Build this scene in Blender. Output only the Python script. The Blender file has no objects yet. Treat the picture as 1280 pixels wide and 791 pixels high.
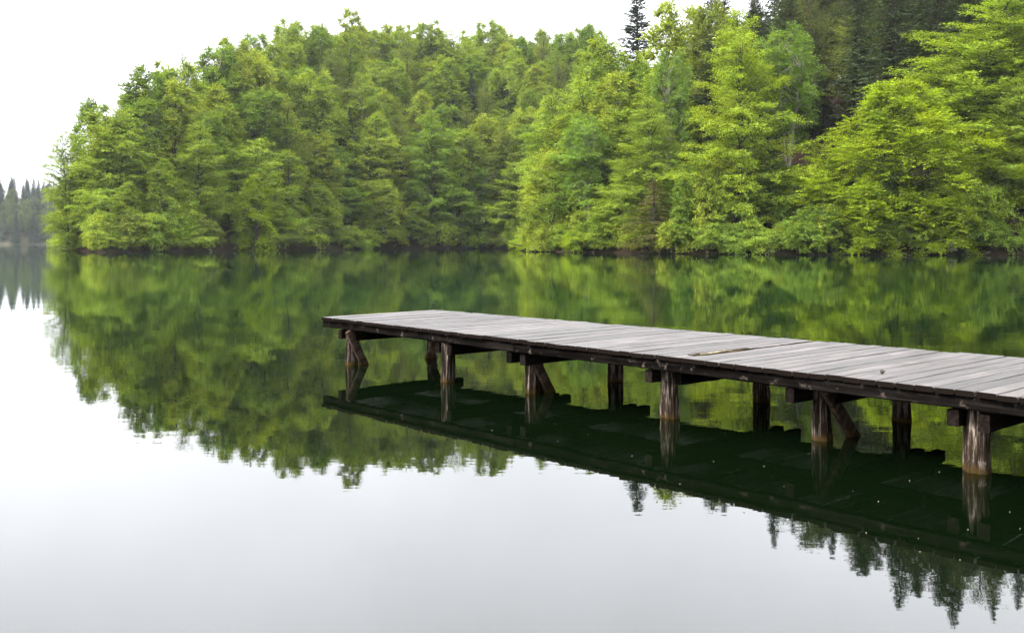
import bpy, math, random
import numpy as np

R = math.radians
scene = bpy.context.scene
COL = scene.collection

# ------------------------------------------------------------------ camera
EYE = 1.70          # metres above the lake
FPX = 1220.0        # focal length in photograph pixels (1280 wide)
HOR = 303.0         # row of the horizon
cam_d = bpy.data.cameras.new('camera')
cam = bpy.data.objects.new('camera', cam_d)
COL.objects.link(cam)
cam.location = (0, 0, EYE)
cam.rotation_euler = (R(90), 0, 0)
cam_d.sensor_width = 36.0
cam_d.lens = FPX / 1280 * 36.0
cam_d.shift_y = -(395.5 - HOR) / 1280
cam_d.clip_start = 0.05
cam_d.clip_end = 6000
scene.camera = cam

# ------------------------------------------------------------------ sky, sun, exposure
SUN_EL, SUN_AZ = 46.0, -108.0      # azimuth clockwise from +Y (view direction); negative = left
world = bpy.data.worlds.new('World')
scene.world = world
world.use_nodes = True
wt = world.node_tree
wt.nodes.clear()
w_out = wt.nodes.new('ShaderNodeOutputWorld')
w_bg = wt.nodes.new('ShaderNodeBackground')
w_sky = wt.nodes.new('ShaderNodeTexSky')
w_sky.sky_type = 'NISHITA'
w_sky.sun_disc = False
w_sky.sun_elevation = R(SUN_EL)
w_sky.sun_rotation = R(SUN_AZ)
w_sky.air_density = 1.0
w_sky.dust_density = 6.0
w_sky.ozone_density = 1.0
w_hsv = wt.nodes.new('ShaderNodeHueSaturation')
w_hsv.inputs['Saturation'].default_value = 0.12
w_mix = wt.nodes.new('ShaderNodeMix')
w_mix.data_type = 'RGBA'
w_mix.inputs['Factor'].default_value = 0.70
w_tc = wt.nodes.new('ShaderNodeTexCoord')                  # even cloud layer, brighter overhead (CIE overcast sky)
w_sep = wt.nodes.new('ShaderNodeSeparateXYZ')
w_up = wt.nodes.new('ShaderNodeMath'); w_up.operation = 'MAXIMUM'; w_up.inputs[1].default_value = 0.0
w_cie = wt.nodes.new('ShaderNodeMath'); w_cie.operation = 'MULTIPLY_ADD'
w_cie.inputs[1].default_value = 2.10; w_cie.inputs[2].default_value = 0.58
w_noise = wt.nodes.new('ShaderNodeTexNoise'); w_noise.inputs['Scale'].default_value = 2.2; w_noise.inputs['Detail'].default_value = 5
w_nm = wt.nodes.new('ShaderNodeMath'); w_nm.operation = 'MULTIPLY_ADD'; w_nm.inputs[1].default_value = 0.60; w_nm.inputs[2].default_value = 0.70
w_pr = wt.nodes.new('ShaderNodeMath'); w_pr.operation = 'MULTIPLY'
w_col = wt.nodes.new('ShaderNodeVectorMath'); w_col.operation = 'SCALE'; w_col.inputs[0].default_value = (9.3, 9.5, 10.0)
wt.links.new(w_tc.outputs['Generated'], w_sep.inputs[0]); wt.links.new(w_sep.outputs['Z'], w_up.inputs[0])
wt.links.new(w_up.outputs[0], w_cie.inputs[0]); wt.links.new(w_tc.outputs['Generated'], w_noise.inputs['Vector'])
wt.links.new(w_noise.outputs['Fac'], w_nm.inputs[0]); wt.links.new(w_cie.outputs[0], w_pr.inputs[0]); wt.links.new(w_nm.outputs[0], w_pr.inputs[1])
wt.links.new(w_pr.outputs[0], w_col.inputs['Scale']); wt.links.new(w_col.outputs[0], w_mix.inputs['B'])
wt.links.new(w_sky.outputs['Color'], w_hsv.inputs['Color'])
wt.links.new(w_hsv.outputs['Color'], w_mix.inputs['A'])
wt.links.new(w_mix.outputs['Result'], w_bg.inputs['Color'])
w_bg.inputs['Strength'].default_value = 0.078
wt.links.new(w_bg.outputs['Background'], w_out.inputs['Surface'])

sun_d = bpy.data.lights.new('sun', 'SUN')
sun_d.energy = 1.5
sun_d.angle = R(14)
sun_d.color = (1.0, 0.95, 0.87)
sun = bpy.data.objects.new('sun', sun_d)
COL.objects.link(sun)
sun.location = (-60, 30, 120)
sun.rotation_euler = (R(90 - SUN_EL), 0, R(180 - SUN_AZ))

vs = scene.view_settings
vs.view_transform = 'Standard'
vs.look = 'None'
vs.gamma = 1.0
vs.use_curve_mapping = False
vs.exposure = 2.4

cy = scene.cycles
cy.use_denoising = True
cy.max_bounces = 8
cy.diffuse_bounces = 3
cy.glossy_bounces = 3
cy.transmission_bounces = 4
cy.volume_bounces = 1
cy.caustics_reflective = False
cy.caustics_refractive = False
cy.sample_clamp_indirect = 6.0

# ------------------------------------------------------------------ helpers
def ipt(px, d):
    """plan position for photograph column px at depth d metres"""
    return ((px - 640.0) / FPX * d, d)

def itop(py, d):
    return EYE + (HOR - py) / FPX * d

def quads_mesh(name, V, Q, mat, smooth=False):
    me = bpy.data.meshes.new(name)
    V = np.asarray(V, np.float32); Q = np.asarray(Q, np.int32)
    n, m = len(V), len(Q)
    me.vertices.add(n); me.vertices.foreach_set('co', V.ravel())
    me.loops.add(4 * m); me.loops.foreach_set('vertex_index', Q.ravel())
    me.polygons.add(m)
    me.polygons.foreach_set('loop_start', np.arange(0, 4 * m, 4, dtype=np.int32))
    me.update(calc_edges=True)
    if smooth:
        me.polygons.foreach_set('use_smooth', np.ones(m, bool))
    me.materials.append(mat)
    return me

def link(name, me, parent=None, loc=None, rot=None):
    o = bpy.data.objects.new(name, me)
    COL.objects.link(o)
    if parent is not None: o.parent = parent
    if loc is not None: o.location = loc
    if rot is not None: o.rotation_euler = rot
    return o

def tag(o, label, cat, group=None):
    o['label'] = label; o['category'] = cat
    if group: o['group'] = group
    return o

def nt(mat):
    mat.use_nodes = True
    t = mat.node_tree
    t.nodes.clear()
    return t

def N(t, kind, **kw):
    n = t.nodes.new(kind)
    for k, v in kw.items():
        if k in n.inputs.keys() if hasattr(n.inputs, 'keys') else False:
            n.inputs[k].default_value = v
        else:
            setattr(n, k, v)
    return n

def ramp(t, fac, stops):
    r = t.nodes.new('ShaderNodeValToRGB')
    el = r.color_ramp.elements
    while len(el) < len(stops): el.new(0.5)
    for e, (p, c) in zip(el, stops):
        e.position = p
        e.color = (c[0], c[1], c[2], 1) if hasattr(c, '__len__') else (c, c, c, 1)
    t.links.new(fac, r.inputs['Fac'])
    return r.outputs['Color']

def mixc(t, fac, a, b, mode='MIX'):
    m = t.nodes.new('ShaderNodeMix'); m.data_type = 'RGBA'; m.blend_type = mode
    for sock, v in (('Factor', fac), ('A', a), ('B', b)):
        if hasattr(v, 'is_output'): t.links.new(v, m.inputs[sock])
        elif sock == 'Factor': m.inputs[sock].default_value = v
        else: m.inputs[sock].default_value = (v[0], v[1], v[2], 1)
    return m.outputs['Result']

def math_n(t, op, a, b=0.0, c=None):
    m = t.nodes.new('ShaderNodeMath'); m.operation = op
    for i, v in enumerate((a, b) if c is None else (a, b, c)):
        if hasattr(v, 'is_output'): t.links.new(v, m.inputs[i])
        else: m.inputs[i].default_value = v
    return m.outputs[0]

def noise(t, vec, scale, detail=4.0, rough=0.55):
    n = t.nodes.new('ShaderNodeTexNoise')
    n.inputs['Scale'].default_value = scale
    n.inputs['Detail'].default_value = detail
    n.inputs['Roughness'].default_value = rough
    if vec is not None: t.links.new(vec, n.inputs['Vector'])
    return n.outputs['Fac']

def mapped(t, vec, scale=(1, 1, 1), offset=None):
    m = t.nodes.new('ShaderNodeMapping')
    m.inputs['Scale'].default_value = scale
    t.links.new(vec, m.inputs['Vector'])
    if offset is not None: t.links.new(offset, m.inputs['Location'])
    return m.outputs['Vector']

# ------------------------------------------------------------------ materials
def leaf_material(name, trans=0.36, var=0.5):
    mat = bpy.data.materials.new(name); t = nt(mat)
    oi = N(t, 'ShaderNodeObjectInfo'); geo = N(t, 'ShaderNodeNewGeometry')
    r = geo.outputs['Random Per Island']
    k = math_n(t, 'MULTIPLY_ADD', r, 2 * var, 1 - var)
    c = mixc(t, 1.0, oi.outputs['Color'], (1, 1, 1), 'MULTIPLY')
    vm = t.nodes.new('ShaderNodeVectorMath'); vm.operation = 'SCALE'
    t.links.new(c, vm.inputs[0]); t.links.new(k, vm.inputs['Scale'])
    # clumps of slightly yellower / greener shoots inside one crown
    tc = N(t, 'ShaderNodeTexCoord')
    nz = noise(t, tc.outputs['Object'], 0.35, 2.0)
    tint = ramp(t, nz, [(0.30, (0.84, 0.94, 1.0)), (0.70, (1.16, 1.08, 0.95))])
    c2 = mixc(t, 1.0, vm.outputs[0], tint, 'MULTIPLY')
    d = N(t, 'ShaderNodeBsdfDiffuse'); tr = N(t, 'ShaderNodeBsdfTranslucent')
    t.links.new(c2, d.inputs['Color'])
    ct = mixc(t, 1.0, c2, (1.25, 1.15, 0.6), 'MULTIPLY')
    t.links.new(ct, tr.inputs['Color'])
    mx = N(t, 'ShaderNodeMixShader'); mx.inputs[0].default_value = trans
    t.links.new(d.outputs[0], mx.inputs[1]); t.links.new(tr.outputs[0], mx.inputs[2])
    o = N(t, 'ShaderNodeOutputMaterial')
    t.links.new(mx.outputs[0], o.inputs['Surface'])
    return mat

def bark_material(name, c1, c2):
    mat = bpy.data.materials.new(name); t = nt(mat)
    tc = N(t, 'ShaderNodeTexCoord')
    f = noise(t, mapped(t, tc.outputs['Object'], (3, 3, 0.6)), 1.6, 5)
    c = ramp(t, f, [(0.3, c1), (0.7, c2)])
    b = N(t, 'ShaderNodeBsdfDiffuse'); t.links.new(c, b.inputs['Color'])
    o = N(t, 'ShaderNodeOutputMaterial'); t.links.new(b.outputs[0], o.inputs['Surface'])
    return mat

M_LEAF = leaf_material('fresh_leaf')
M_NEEDLE = leaf_material('needle', trans=0.15, var=0.3)
M_BARK = bark_material('grey_brown_bark', (0.022, 0.017, 0.013), (0.075, 0.062, 0.05))
M_PALE_BARK = bark_material('pale_bark', (0.10, 0.09, 0.075), (0.30, 0.27, 0.22))

def ground_material(name, a, b, c):
    mat = bpy.data.materials.new(name); t = nt(mat)
    tc = N(t, 'ShaderNodeTexCoord'); v = tc.outputs['Object']
    f = noise(t, v, 0.25, 6, 0.65); g = noise(t, v, 1.7, 5, 0.7)
    col = ramp(t, f, [(0.32, a), (0.5, b), (0.72, c)])
    col = mixc(t, 0.55, col, ramp(t, g, [(0.3, 0.35), (0.7, 1.3)]), 'MULTIPLY')
    bp = N(t, 'ShaderNodeBump'); bp.inputs['Strength'].default_value = 0.8; bp.inputs['Distance'].default_value = 0.25
    t.links.new(g, bp.inputs['Height'])
    b_ = N(t, 'ShaderNodeBsdfDiffuse'); t.links.new(col, b_.inputs['Color']); t.links.new(bp.outputs[0], b_.inputs['Normal'])
    o = N(t, 'ShaderNodeOutputMaterial'); t.links.new(b_.outputs[0], o.inputs['Surface'])
    return mat

M_LITTER = ground_material('leaf_litter', (0.011, 0.009, 0.006), (0.021, 0.013, 0.009), (0.016, 0.019, 0.008))
M_FARGROUND = ground_material('far_bank_ground', (0.03, 0.028, 0.018), (0.045, 0.042, 0.026), (0.03, 0.035, 0.016))
M_MEADOW = ground_material('meadow', (0.05, 0.05, 0.025), (0.06, 0.09, 0.025), (0.09, 0.12, 0.03))

def water_material():
    mat = bpy.data.materials.new('lake_water'); t = nt(mat)
    tc = N(t, 'ShaderNodeTexCoord'); v = tc.outputs['Object']
    h1 = noise(t, mapped(t, v, (0.55, 1.0, 1.0)), 1.1, 2.0, 0.5)
    h2 = noise(t, mapped(t, v, (0.6, 1.0, 1.0)), 5.5, 2.0, 0.5)
    calm = ramp(t, noise(t, v, 0.07, 2.0), [(0.36, 0.25), (0.68, 1.15)])
    h3 = noise(t, mapped(t, v, (0.35, 1.0, 1.0)), 15.0, 1.0, 0.5)
    h = math_n(t, 'ADD', math_n(t, 'MULTIPLY', h1, 0.8), math_n(t, 'ADD', math_n(t, 'MULTIPLY', h2, 0.16), math_n(t, 'MULTIPLY', h3, 0.05)))
    h = math_n(t, 'MULTIPLY', h, calm)
    bp = N(t, 'ShaderNodeBump'); bp.inputs['Strength'].default_value = 1.0
    bp.inputs['Distance'].default_value = 0.0042
    t.links.new(h, bp.inputs['Height'])
    p = N(t, 'ShaderNodeBsdfPrincipled')
    body = ramp(t, noise(t, v, 0.05, 3.0), [(0.3, (0.0008, 0.0022, 0.0007)), (0.7, (0.0012, 0.0029, 0.0007))])
    sy = N(t, 'ShaderNodeSeparateXYZ'); t.links.new(v, sy.inputs[0])
    yy = math_n(t, 'MULTIPLY_ADD', noise(t, v, 0.12, 3.0), 10.0, sy.outputs['Y'])
    deep = ramp(t, math_n(t, 'DIVIDE', yy, 60.0), [(0.28, 0.0), (0.60, 1.0)])
    body = mixc(t, deep, body, (0.0034, 0.0150, 0.0030))
    t.links.new(body, p.inputs['Base Color'])
    p.inputs['Roughness'].default_value = 0.015
    p.inputs['IOR'].default_value = 1.46
    t.links.new(bp.outputs[0], p.inputs['Normal'])
    o = N(t, 'ShaderNodeOutputMaterial'); t.links.new(p.outputs[0], o.inputs['Surface'])
    return mat
M_WATER = water_material()

def wood_material(name, dark, mid, light, gloss=0.5, grain=(1, 30, 30), axis_spec=0.5, patch=None, algae=False, endgrain=False):
    """weathered timber; grain runs along local X by default"""
    mat = bpy.data.materials.new(name); t = nt(mat)
    tc = N(t, 'ShaderNodeTexCoord'); oi = N(t, 'ShaderNodeObjectInfo')
    cx = N(t, 'ShaderNodeCombineXYZ')
    off = math_n(t, 'MULTIPLY', oi.outputs['Random'], 37.0)
    for i in range(3): t.links.new(off, cx.inputs[i])
    v = mapped(t, tc.outputs['Object'], grain, cx.outputs[0])
    g = noise(t, v, 1.0, 6, 0.7)
    vb = mapped(t, tc.outputs['Object'], (1, 1, 1), cx.outputs[0])
    big = noise(t, vb, 3.2, 5, 0.65)
    col = ramp(t, g, [(0.28, dark), (0.5, mid), (0.72, light)])
    tone = math_n(t, 'MULTIPLY_ADD', oi.outputs['Random'], 0.7, 0.62)
    vm = t.nodes.new('ShaderNodeVectorMath'); vm.operation = 'SCALE'
    t.links.new(col, vm.inputs[0]); t.links.new(tone, vm.inputs['Scale'])
    col = mixc(t, 0.6, vm.outputs[0], ramp(t, big, [(0.35, 0.45), (0.65, 1.25)]), 'MULTIPLY')
    if patch is not None:
        pm = ramp(t, noise(t, vb, 9.0, 4, 0.7), [(0.60, 0.0), (0.70, 1.0)])
        col = mixc(t, pm, col, patch)
    if algae:        # brown-green tide band just above the lake level
        sp = N(t, 'ShaderNodeSeparateXYZ'); gp = N(t, 'ShaderNodeNewGeometry')
        t.links.new(gp.outputs['Position'], sp.inputs[0])
        zz = math_n(t, 'MULTIPLY_ADD', math_n(t, 'SUBTRACT', big, 0.5), 0.10, sp.outputs['Z'])
        am = ramp(t, zz, [(0.015, 0.85), (0.06, 0.0)])
        col = mixc(t, am, col, mixc(t, big, (0.015, 0.010, 0.003), (0.075, 0.045, 0.014)))
    if endgrain:     # damp stains that run across neighbouring boards
        gp2 = N(t, 'ShaderNodeNewGeometry')
        stn = ramp(t, noise(t, gp2.outputs['Position'], 1.1, 5, 0.68), [(0.50, 0.0), (0.66, 0.75)])
        col = mixc(t, stn, col, (0.026, 0.020, 0.017))
    if endgrain:     # sawn plank ends soak up water and stay almost black
        sx = N(t, 'ShaderNodeSeparateXYZ'); t.links.new(tc.outputs['Normal'], sx.inputs[0])
        col = mixc(t, ramp(t, math_n(t, 'ABSOLUTE', sx.outputs['Y']), [(0.6, 0.0), (0.8, 1.0)]), col, (0.008, 0.006, 0.005))
    p = N(t, 'ShaderNodeBsdfPrincipled')
    t.links.new(col, p.inputs['Base Color'])
    t.links.new(ramp(t, big, [(0.3, gloss - 0.12), (0.7, gloss + 0.15)]), p.inputs['Roughness'])
    p.inputs['Specular IOR Level'].default_value = axis_spec
    if endgrain: t.links.new(math_n(t, 'MULTIPLY', math_n(t, 'LESS_THAN', math_n(t, 'ABSOLUTE', sx.outputs['Y']), 0.5), axis_spec), p.inputs['Specular IOR Level'])
    bp = N(t, 'ShaderNodeBump'); bp.inputs['Strength'].default_value = 0.6; bp.inputs['Distance'].default_value = 0.004
    t.links.new(g, bp.inputs['Height']); t.links.new(bp.outputs[0], p.inputs['Normal'])
    o = N(t, 'ShaderNodeOutputMaterial'); t.links.new(p.outputs[0], o.inputs['Surface'])
    return mat

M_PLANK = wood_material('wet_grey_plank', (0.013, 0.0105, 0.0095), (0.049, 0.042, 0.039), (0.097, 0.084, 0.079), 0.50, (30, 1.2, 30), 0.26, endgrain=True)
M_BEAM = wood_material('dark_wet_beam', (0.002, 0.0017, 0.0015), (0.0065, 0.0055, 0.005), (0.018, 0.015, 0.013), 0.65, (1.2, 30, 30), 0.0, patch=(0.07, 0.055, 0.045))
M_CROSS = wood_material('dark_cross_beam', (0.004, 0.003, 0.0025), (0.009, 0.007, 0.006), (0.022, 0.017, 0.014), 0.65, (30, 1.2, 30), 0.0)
M_PILE = wood_material('weathered_pile', (0.004, 0.003, 0.0022), (0.030, 0.021, 0.015), (0.36, 0.305, 0.26), 0.65, (30, 30, 2.4), 0.0, algae=True)
M_BRACE = wood_material('brace_wood', (0.02, 0.012, 0.009), (0.06, 0.04, 0.03), (0.15, 0.11, 0.085), 0.6, (18, 18, 3), 0.0, algae=True)

# ------------------------------------------------------------------ lake
lake_me = quads_mesh('lake', [(-1350, -120, 0), (700, -120, 0), (700, 1300, 0), (-1350, 1300, 0)], [(0, 1, 2, 3)], M_WATER)
lake = link('lake_water', lake_me)
lake['kind'] = 'structure'
lake['label'] = 'calm dark green lake mirroring the forest and white sky'

# ------------------------------------------------------------------ land: shoreline in plan with the height the hill behind it reaches
SHORE = [(88, 330, 28), (82, 260, 24), (84, 215, 20), (95, 187, 30), (130, 168, 47), (250, 182, 71), (340, 210, 80), (480, 248, 85),
         (600, 262, 60), (665, 255, 34), (672, 215, 22), (655, 187, 10), (700, 167, 18), (850, 144, 42), (1000, 134, 58), (1280, 127, 64),
         (1500, 121, 60), (1900, 112, 50)]
SP = np.array([ipt(x, d) for x, d, h in SHORE])
SH = np.array([h for x, d, h in SHORE], float)
LAND = np.vstack([SP, [(300, 480), (-150, 480)]])

def seg_dist(P, poly):
    best = np.full(len(P), 1e9)
    for a, b in zip(poly[:-1], poly[1:]):
        ab = b - a
        t = np.clip(((P - a) @ ab) / (ab @ ab), 0, 1)
        best = np.minimum(best, np.linalg.norm(P - (a + t[:, None] * ab), axis=1))
    return best

def inside(P, poly):
    r = np.zeros(len(P), bool)
    n = len(poly)
    for i in range(n):
        x1, y1 = poly[i]; x2, y2 = poly[(i + 1) % n]
        c = ((y1 > P[:, 1]) != (y2 > P[:, 1]))
        with np.errstate(divide='ignore', invalid='ignore'):
            r ^= c & (P[:, 0] < (x2 - x1) * (P[:, 1] - y1) / (y2 - y1 + 1e-12) + x1)
    return r

def wob(P, k, s):
    return (np.sin(P[:, 0] * k + s) * np.cos(P[:, 1] * k * 1.13 + 2 * s) + 0.5 * np.sin(P[:, 0] * k * 2.3 - P[:, 1] * k * 1.9 + s * 3)
            + 0.3 * np.cos(P[:, 0] * k * 4.1 + P[:, 1] * k * 4.7 + s * 5))

def land_height(P):
    P = np.atleast_2d(np.asarray(P, float))
    d = seg_dist(P, SP)
    sd = np.where(inside(P, LAND), d, -d)
    sd = sd + 0.9 * wob(P, 0.16, 1.0) + 0.35 * wob(P, 0.7, 4.0)
    dd = np.linalg.norm(P[:, None, :] - SP[None], axis=2)
    w = 1.0 / (dd + 4) ** 3
    hm = (w * SH).sum(1) / w.sum(1)
    u = np.clip(sd / 88.0, 0, 1)
    hill = hm * (0.35 * u * (2 - u) + 0.65 * u * u * (3 - 2 * u))
    bank = np.where(sd < 0, np.maximum(sd * 0.55, -3.0), 0.45 * np.clip(sd / 1.0, 0, 1) ** 0.8)
    return bank + np.where(sd > 0, hill + 0.5 * wob(P, 0.12, 2.0) * np.clip(sd / 10, 0, 1), 0), sd

def grid_land(name, x0, x1, y0, y1, st, fn, mat, cut=-2.6):
    xs = np.arange(x0, x1 + .1, st); ys = np.arange(y0, y1 + .1, st)
    X, Y = np.meshgrid(xs, ys)
    P = np.stack([X.ravel(), Y.ravel()], 1)
    Z, sd = fn(P)
    nx = len(xs)
    i = np.arange(len(ys) - 1)[:, None] * nx + np.arange(nx - 1)[None]
    Q = np.stack([i, i + 1, i + 1 + nx, i + nx], -1).reshape(-1, 4)
    keep = (Z[Q] > cut).any(1)
    Q = Q[keep]
    used = np.unique(Q); mp = np.zeros(len(Z), int); mp[used] = np.arange(len(used))
    me = quads_mesh(name, np.column_stack([P, Z])[used], mp[Q], mat, smooth=True)
    o = link(name, me)
    o['kind'] = 'structure'
    return o

hill = grid_land('hillside', -118, 175, 100, 420, 1.7, land_height, M_LITTER)
hill['label'] = 'steep wooded lakeside slope of brown leaf litter with a low eroded bank'

FAR_SHORE = np.array([(-1300, 680), (-610, 732), (-435, 747), (-377, 754), (-217, 812)], float)
FAR_LAND = np.vstack([FAR_SHORE, [(-217, 1100), (-1300, 1100)]])
def far_height(P):
    P = np.atleast_2d(np.asarray(P, float))
    d = seg_dist(P, FAR_SHORE); sd = np.where(inside(P, FAR_LAND), d, -d) + 1.5 * wob(P, 0.06, 1.0)
    u = np.clip((sd - 6) / 110.0, 0, 1)
    z = np.where(sd < 0, np.maximum(sd * 0.3, -3), np.clip(sd / 4, 0, 1) * 0.9) + 34 * u * (2 - u)
    return z, sd
far = grid_land('far_shore_ground', -930, -240, 650, 1040, 8.0, far_height, M_FARGROUND)
far['label'] = 'low bank of the far shore under hazy forest'

NEAR = np.array([(-70, -26), (-14, -8), (-3, -2.5), (3.2, -0.6), (7.2, 1.9), (9.5, 3.4), (15, 5.0), (30, 9), (60, 16), (95, 40)], float)
NEAR_LAND = np.vstack([NEAR, [(140, 40), (140, -80), (-70, -80)]])
def near_height(P):
    P = np.atleast_2d(np.asarray(P, float))
    d = seg_dist(P, NEAR); sd = np.where(inside(P, NEAR_LAND), d, -d) + 0.08 * wob(P, 1.1, 1.0)
    return np.where(sd < 0, np.maximum(sd * 0.45, -3), np.minimum(0.5 * sd, 0.55) + 0.02 * np.clip(sd, 0, 60)), sd
near = grid_land('near_shore_ground', -70, 130, -78, 40, 1.0, near_height, M_MEADOW, cut=-1.4)
near['label'] = 'grassy near shore where the dock lands'

# ------------------------------------------------------------------ tree builders
def frame_from(d):
    d = d / (np.linalg.norm(d, axis=-1, keepdims=True) + 1e-9)
    a = np.where(np.abs(d[..., 2:3]) > 0.95, np.array([1.0, 0, 0]), np.array([0, 0, 1.0]))
    u = np.cross(a, d); u /= np.linalg.norm(u, axis=-1, keepdims=True) + 1e-9
    v = np.cross(d, u)
    return d, u, v

class Tubes:
    def __init__(self): self.V, self.Q, self.n = [], [], 0
    def add(self, pts, rad, k):
        pts = np.asarray(pts, float); rad = np.asarray(rad, float)
        d = np.gradient(pts, axis=0); _, u, v = frame_from(d)
        a = np.arange(k) * 2 * np.pi / k
        ring = pts[:, None] + rad[:, None, None] * (np.cos(a)[None, :, None] * u[:, None] + np.sin(a)[None, :, None] * v[:, None])
        m = len(pts)
        self.V.append(ring.reshape(-1, 3))
        i = np.arange(m - 1)[:, None] * k; j = np.arange(k)[None]; j2 = (j + 1) % k
        self.Q.append(np.stack([i + j, i + j2, i + k + j2, i + k + j], -1).reshape(-1, 4) + self.n)
        self.n += m * k
    def mesh(self, name, mat):
        return quads_mesh(name, np.vstack(self.V), np.vstack(self.Q), mat, smooth=True)

def leaves_mesh(name, pos, axis, nrm, ln, wd, mat):
    ax, _, _ = frame_from(axis)
    side = np.cross(nrm, ax); side /= np.linalg.norm(side, axis=1, keepdims=True) + 1e-9
    nn = np.cross(ax, side)
    L = ln[:, None]; W = wd[:, None]
    v0 = pos; v2 = pos + ax * L - nn * (0.10 * L)
    v1 = pos + ax * L * 0.45 + side * W * 0.5 + nn * 0.06 * L
    v3 = pos + ax * L * 0.45 - side * W * 0.5 + nn * 0.06 * L
    V = np.stack([v0, v1, v2, v3], 1).reshape(-1, 3)
    Q = np.arange(len(pos) * 4).reshape(-1, 4)
    return quads_mesh(name, V, Q, mat)

def broadleaf(name, seed, H=28.0, Rad=6.0, base=0.08, n_br=130, leaf=0.36, dens=1.0, e_lo=12, e_hi=62, e_tip=2, prof=0.62,
              full=0.2, skip=0.12, stems=1, bark=None, trunk_r=0.33, tuft=0.0, leafmat=None, round_top=0.0):
    rng = np.random.default_rng(seed)
    tb = Tubes(); bb = Tubes()
    P, A, Nn, L, W = [], [], [], [], []
    ph = rng.uniform(0, 6.28, 4)
    leaders = []; trunks = []
    for s in range(stems):
        az = rng.uniform(0, 6.28); sp = (0.0 if stems == 1 else rng.uniform(0.05, 0.16)) * H
        hh = H * (1.0 if s == 0 else rng.uniform(0.75, 0.98))
        def trunk(t, az=az, sp=sp, hh=hh, k=rng.uniform(0.5, 1.5)):
            t = np.asarray(t, float)
            x = 0.012 * H * np.sin(t * 5 * k + ph[0]) * t + np.cos(az) * sp * t ** 1.3
            y = 0.012 * H * np.cos(t * 4 * k + ph[1]) * t + np.sin(az) * sp * t ** 1.3
            return np.stack([x, y, t * hh], -1)
        tt = np.linspace(-0.02, 0.985, 14)
        rr = trunk_r * (1 - np.clip(tt, 0, 1)) ** 0.8 + 0.025
        rr[0] *= 1.7; rr[1] *= 1.2
        tb = Tubes(); tb.add(trunk(tt), rr / (1 if stems == 1 else 1.5), 8); trunks.append(tb.mesh(name + '_trunk', bark or M_BARK))
        leaders.append(trunk)
    nb = n_br
    gaps = rng.uniform(0, 6.28, 3)
    for i in range(nb):
        trunk = leaders[i % stems]
        u = ((i + rng.uniform(0, 1)) / nb)
        t = base + (0.985 - base) * u
        az = i * 2.39996 + rng.normal(0, 0.35)
        lobes = 1.0 + 0.22 * math.sin(az * 2 + gaps[0] + u * 5) + 0.16 * math.sin(az * 3 + gaps[1] - u * 9) + 0.12 * math.sin(u * 22 + gaps[2] + az)
        if rng.random() < skip: continue
        pr = (1 - u) ** prof * min(1.0, 0.62 + 0.38 * u / full)
        if round_top > 0: pr = (1 - round_top) * pr + round_top * math.sqrt(max(0.0, 1 - (2 * u - 0.85) ** 2 / 1.4))
        Lb = max(0.8, Rad * pr * lobes * rng.uniform(0.66, 1.25))
        e0 = R(e_lo + (e_hi - e_lo) * u ** 1.2 + rng.normal(0, 12)); e1 = R(e_tip + 18 * u + rng.normal(0, 12))
        K = 7
        ss = np.linspace(0, 1, K)
        el = e0 + (e1 - e0) * ss
        azs = az + rng.normal(0, 0.25) * ss
        dirs = np.stack([np.cos(el) * np.cos(azs), np.cos(el) * np.sin(azs), np.sin(el)], -1)
        path = trunk(t) + np.vstack([np.zeros(3), np.cumsum((dirs[:-1] + dirs[1:]) / 2 * (Lb / (K - 1)), axis=0)])
        r0 = 0.018 + 0.012 * Lb
        bb.add(path, r0 * (1 - ss) ** 0.9 + 0.008, 4)
        # twigs left and right of the branch, in the spray's own plane
        nt_ = max(6, int(Lb / 0.30 * dens))
        st = np.linspace(0.16, 1.0, nt_) + rng.normal(0, 0.02, nt_)
        st = np.clip(st, 0.1, 1.0)
        base_p = np.stack([np.interp(st, ss, path[:, c]) for c in range(3)], -1)
        bd = np.stack([np.interp(st, ss, dirs[:, c]) for c in range(3)], -1)
        sgn = np.where(np.arange(nt_) % 2 == 0, 1.0, -1.0)
        tw_len = (0.22 + 0.30 * np.sin(np.clip(st, 0, 1) * 2.6)) * min(Lb, 5.5) * rng.uniform(0.55, 1.15, nt_) * 0.80 + 0.25
        ang = sgn * R(48) * (1.15 - 0.6 * st) + rng.normal(0, 0.18, nt_)
        hz = np.array([-math.sin(az), math.cos(az), 0.0])
        td = bd * np.cos(ang)[:, None] + hz * np.sin(ang)[:, None]
        td[:, 2] += rng.normal(0.02, 0.22, nt_) + tuft * rng.uniform(0.2, 1.0, nt_)
        td /= np.linalg.norm(td, axis=1, keepdims=True)
        cnt = np.maximum(4, (tw_len / 0.062 * dens).astype(int))
        idx = np.repeat(np.arange(nt_), cnt)
        n = len(idx)
        f = rng.uniform(0.05, 1.05, n)
        p = base_p[idx] + td[idx] * (tw_len[idx] * f)[:, None]
        p[:, 2] -= 0.28 * f ** 2 * tw_len[idx]
        p += rng.normal(0, 0.17, (n, 3)) * np.array([1, 1, 0.8 + tuft])
        s2 = np.where(rng.random(n) < 0.5, 1.0, -1.0)
        side = np.cross(td[idx], np.array([0, 0, 1.0]))
        ax = td[idx] + side * (s2 * rng.uniform(0.3, 1.1, n))[:, None] + rng.normal(0, 0.18, (n, 3)) + np.array([0, 0, -0.30])
        nr = np.array([0, 0, 0.8]) + rng.normal(0, 0.42 + tuft, (n, 3)) + 0.65 * np.array([math.cos(az), math.sin(az), 0.0])
        sz = 0.77 * leaf * rng.uniform(0.55, 1.3, n)
        P.append(p); A.append(ax); Nn.append(nr); L.append(sz); W.append(sz * rng.uniform(0.5, 0.72, n))
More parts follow.
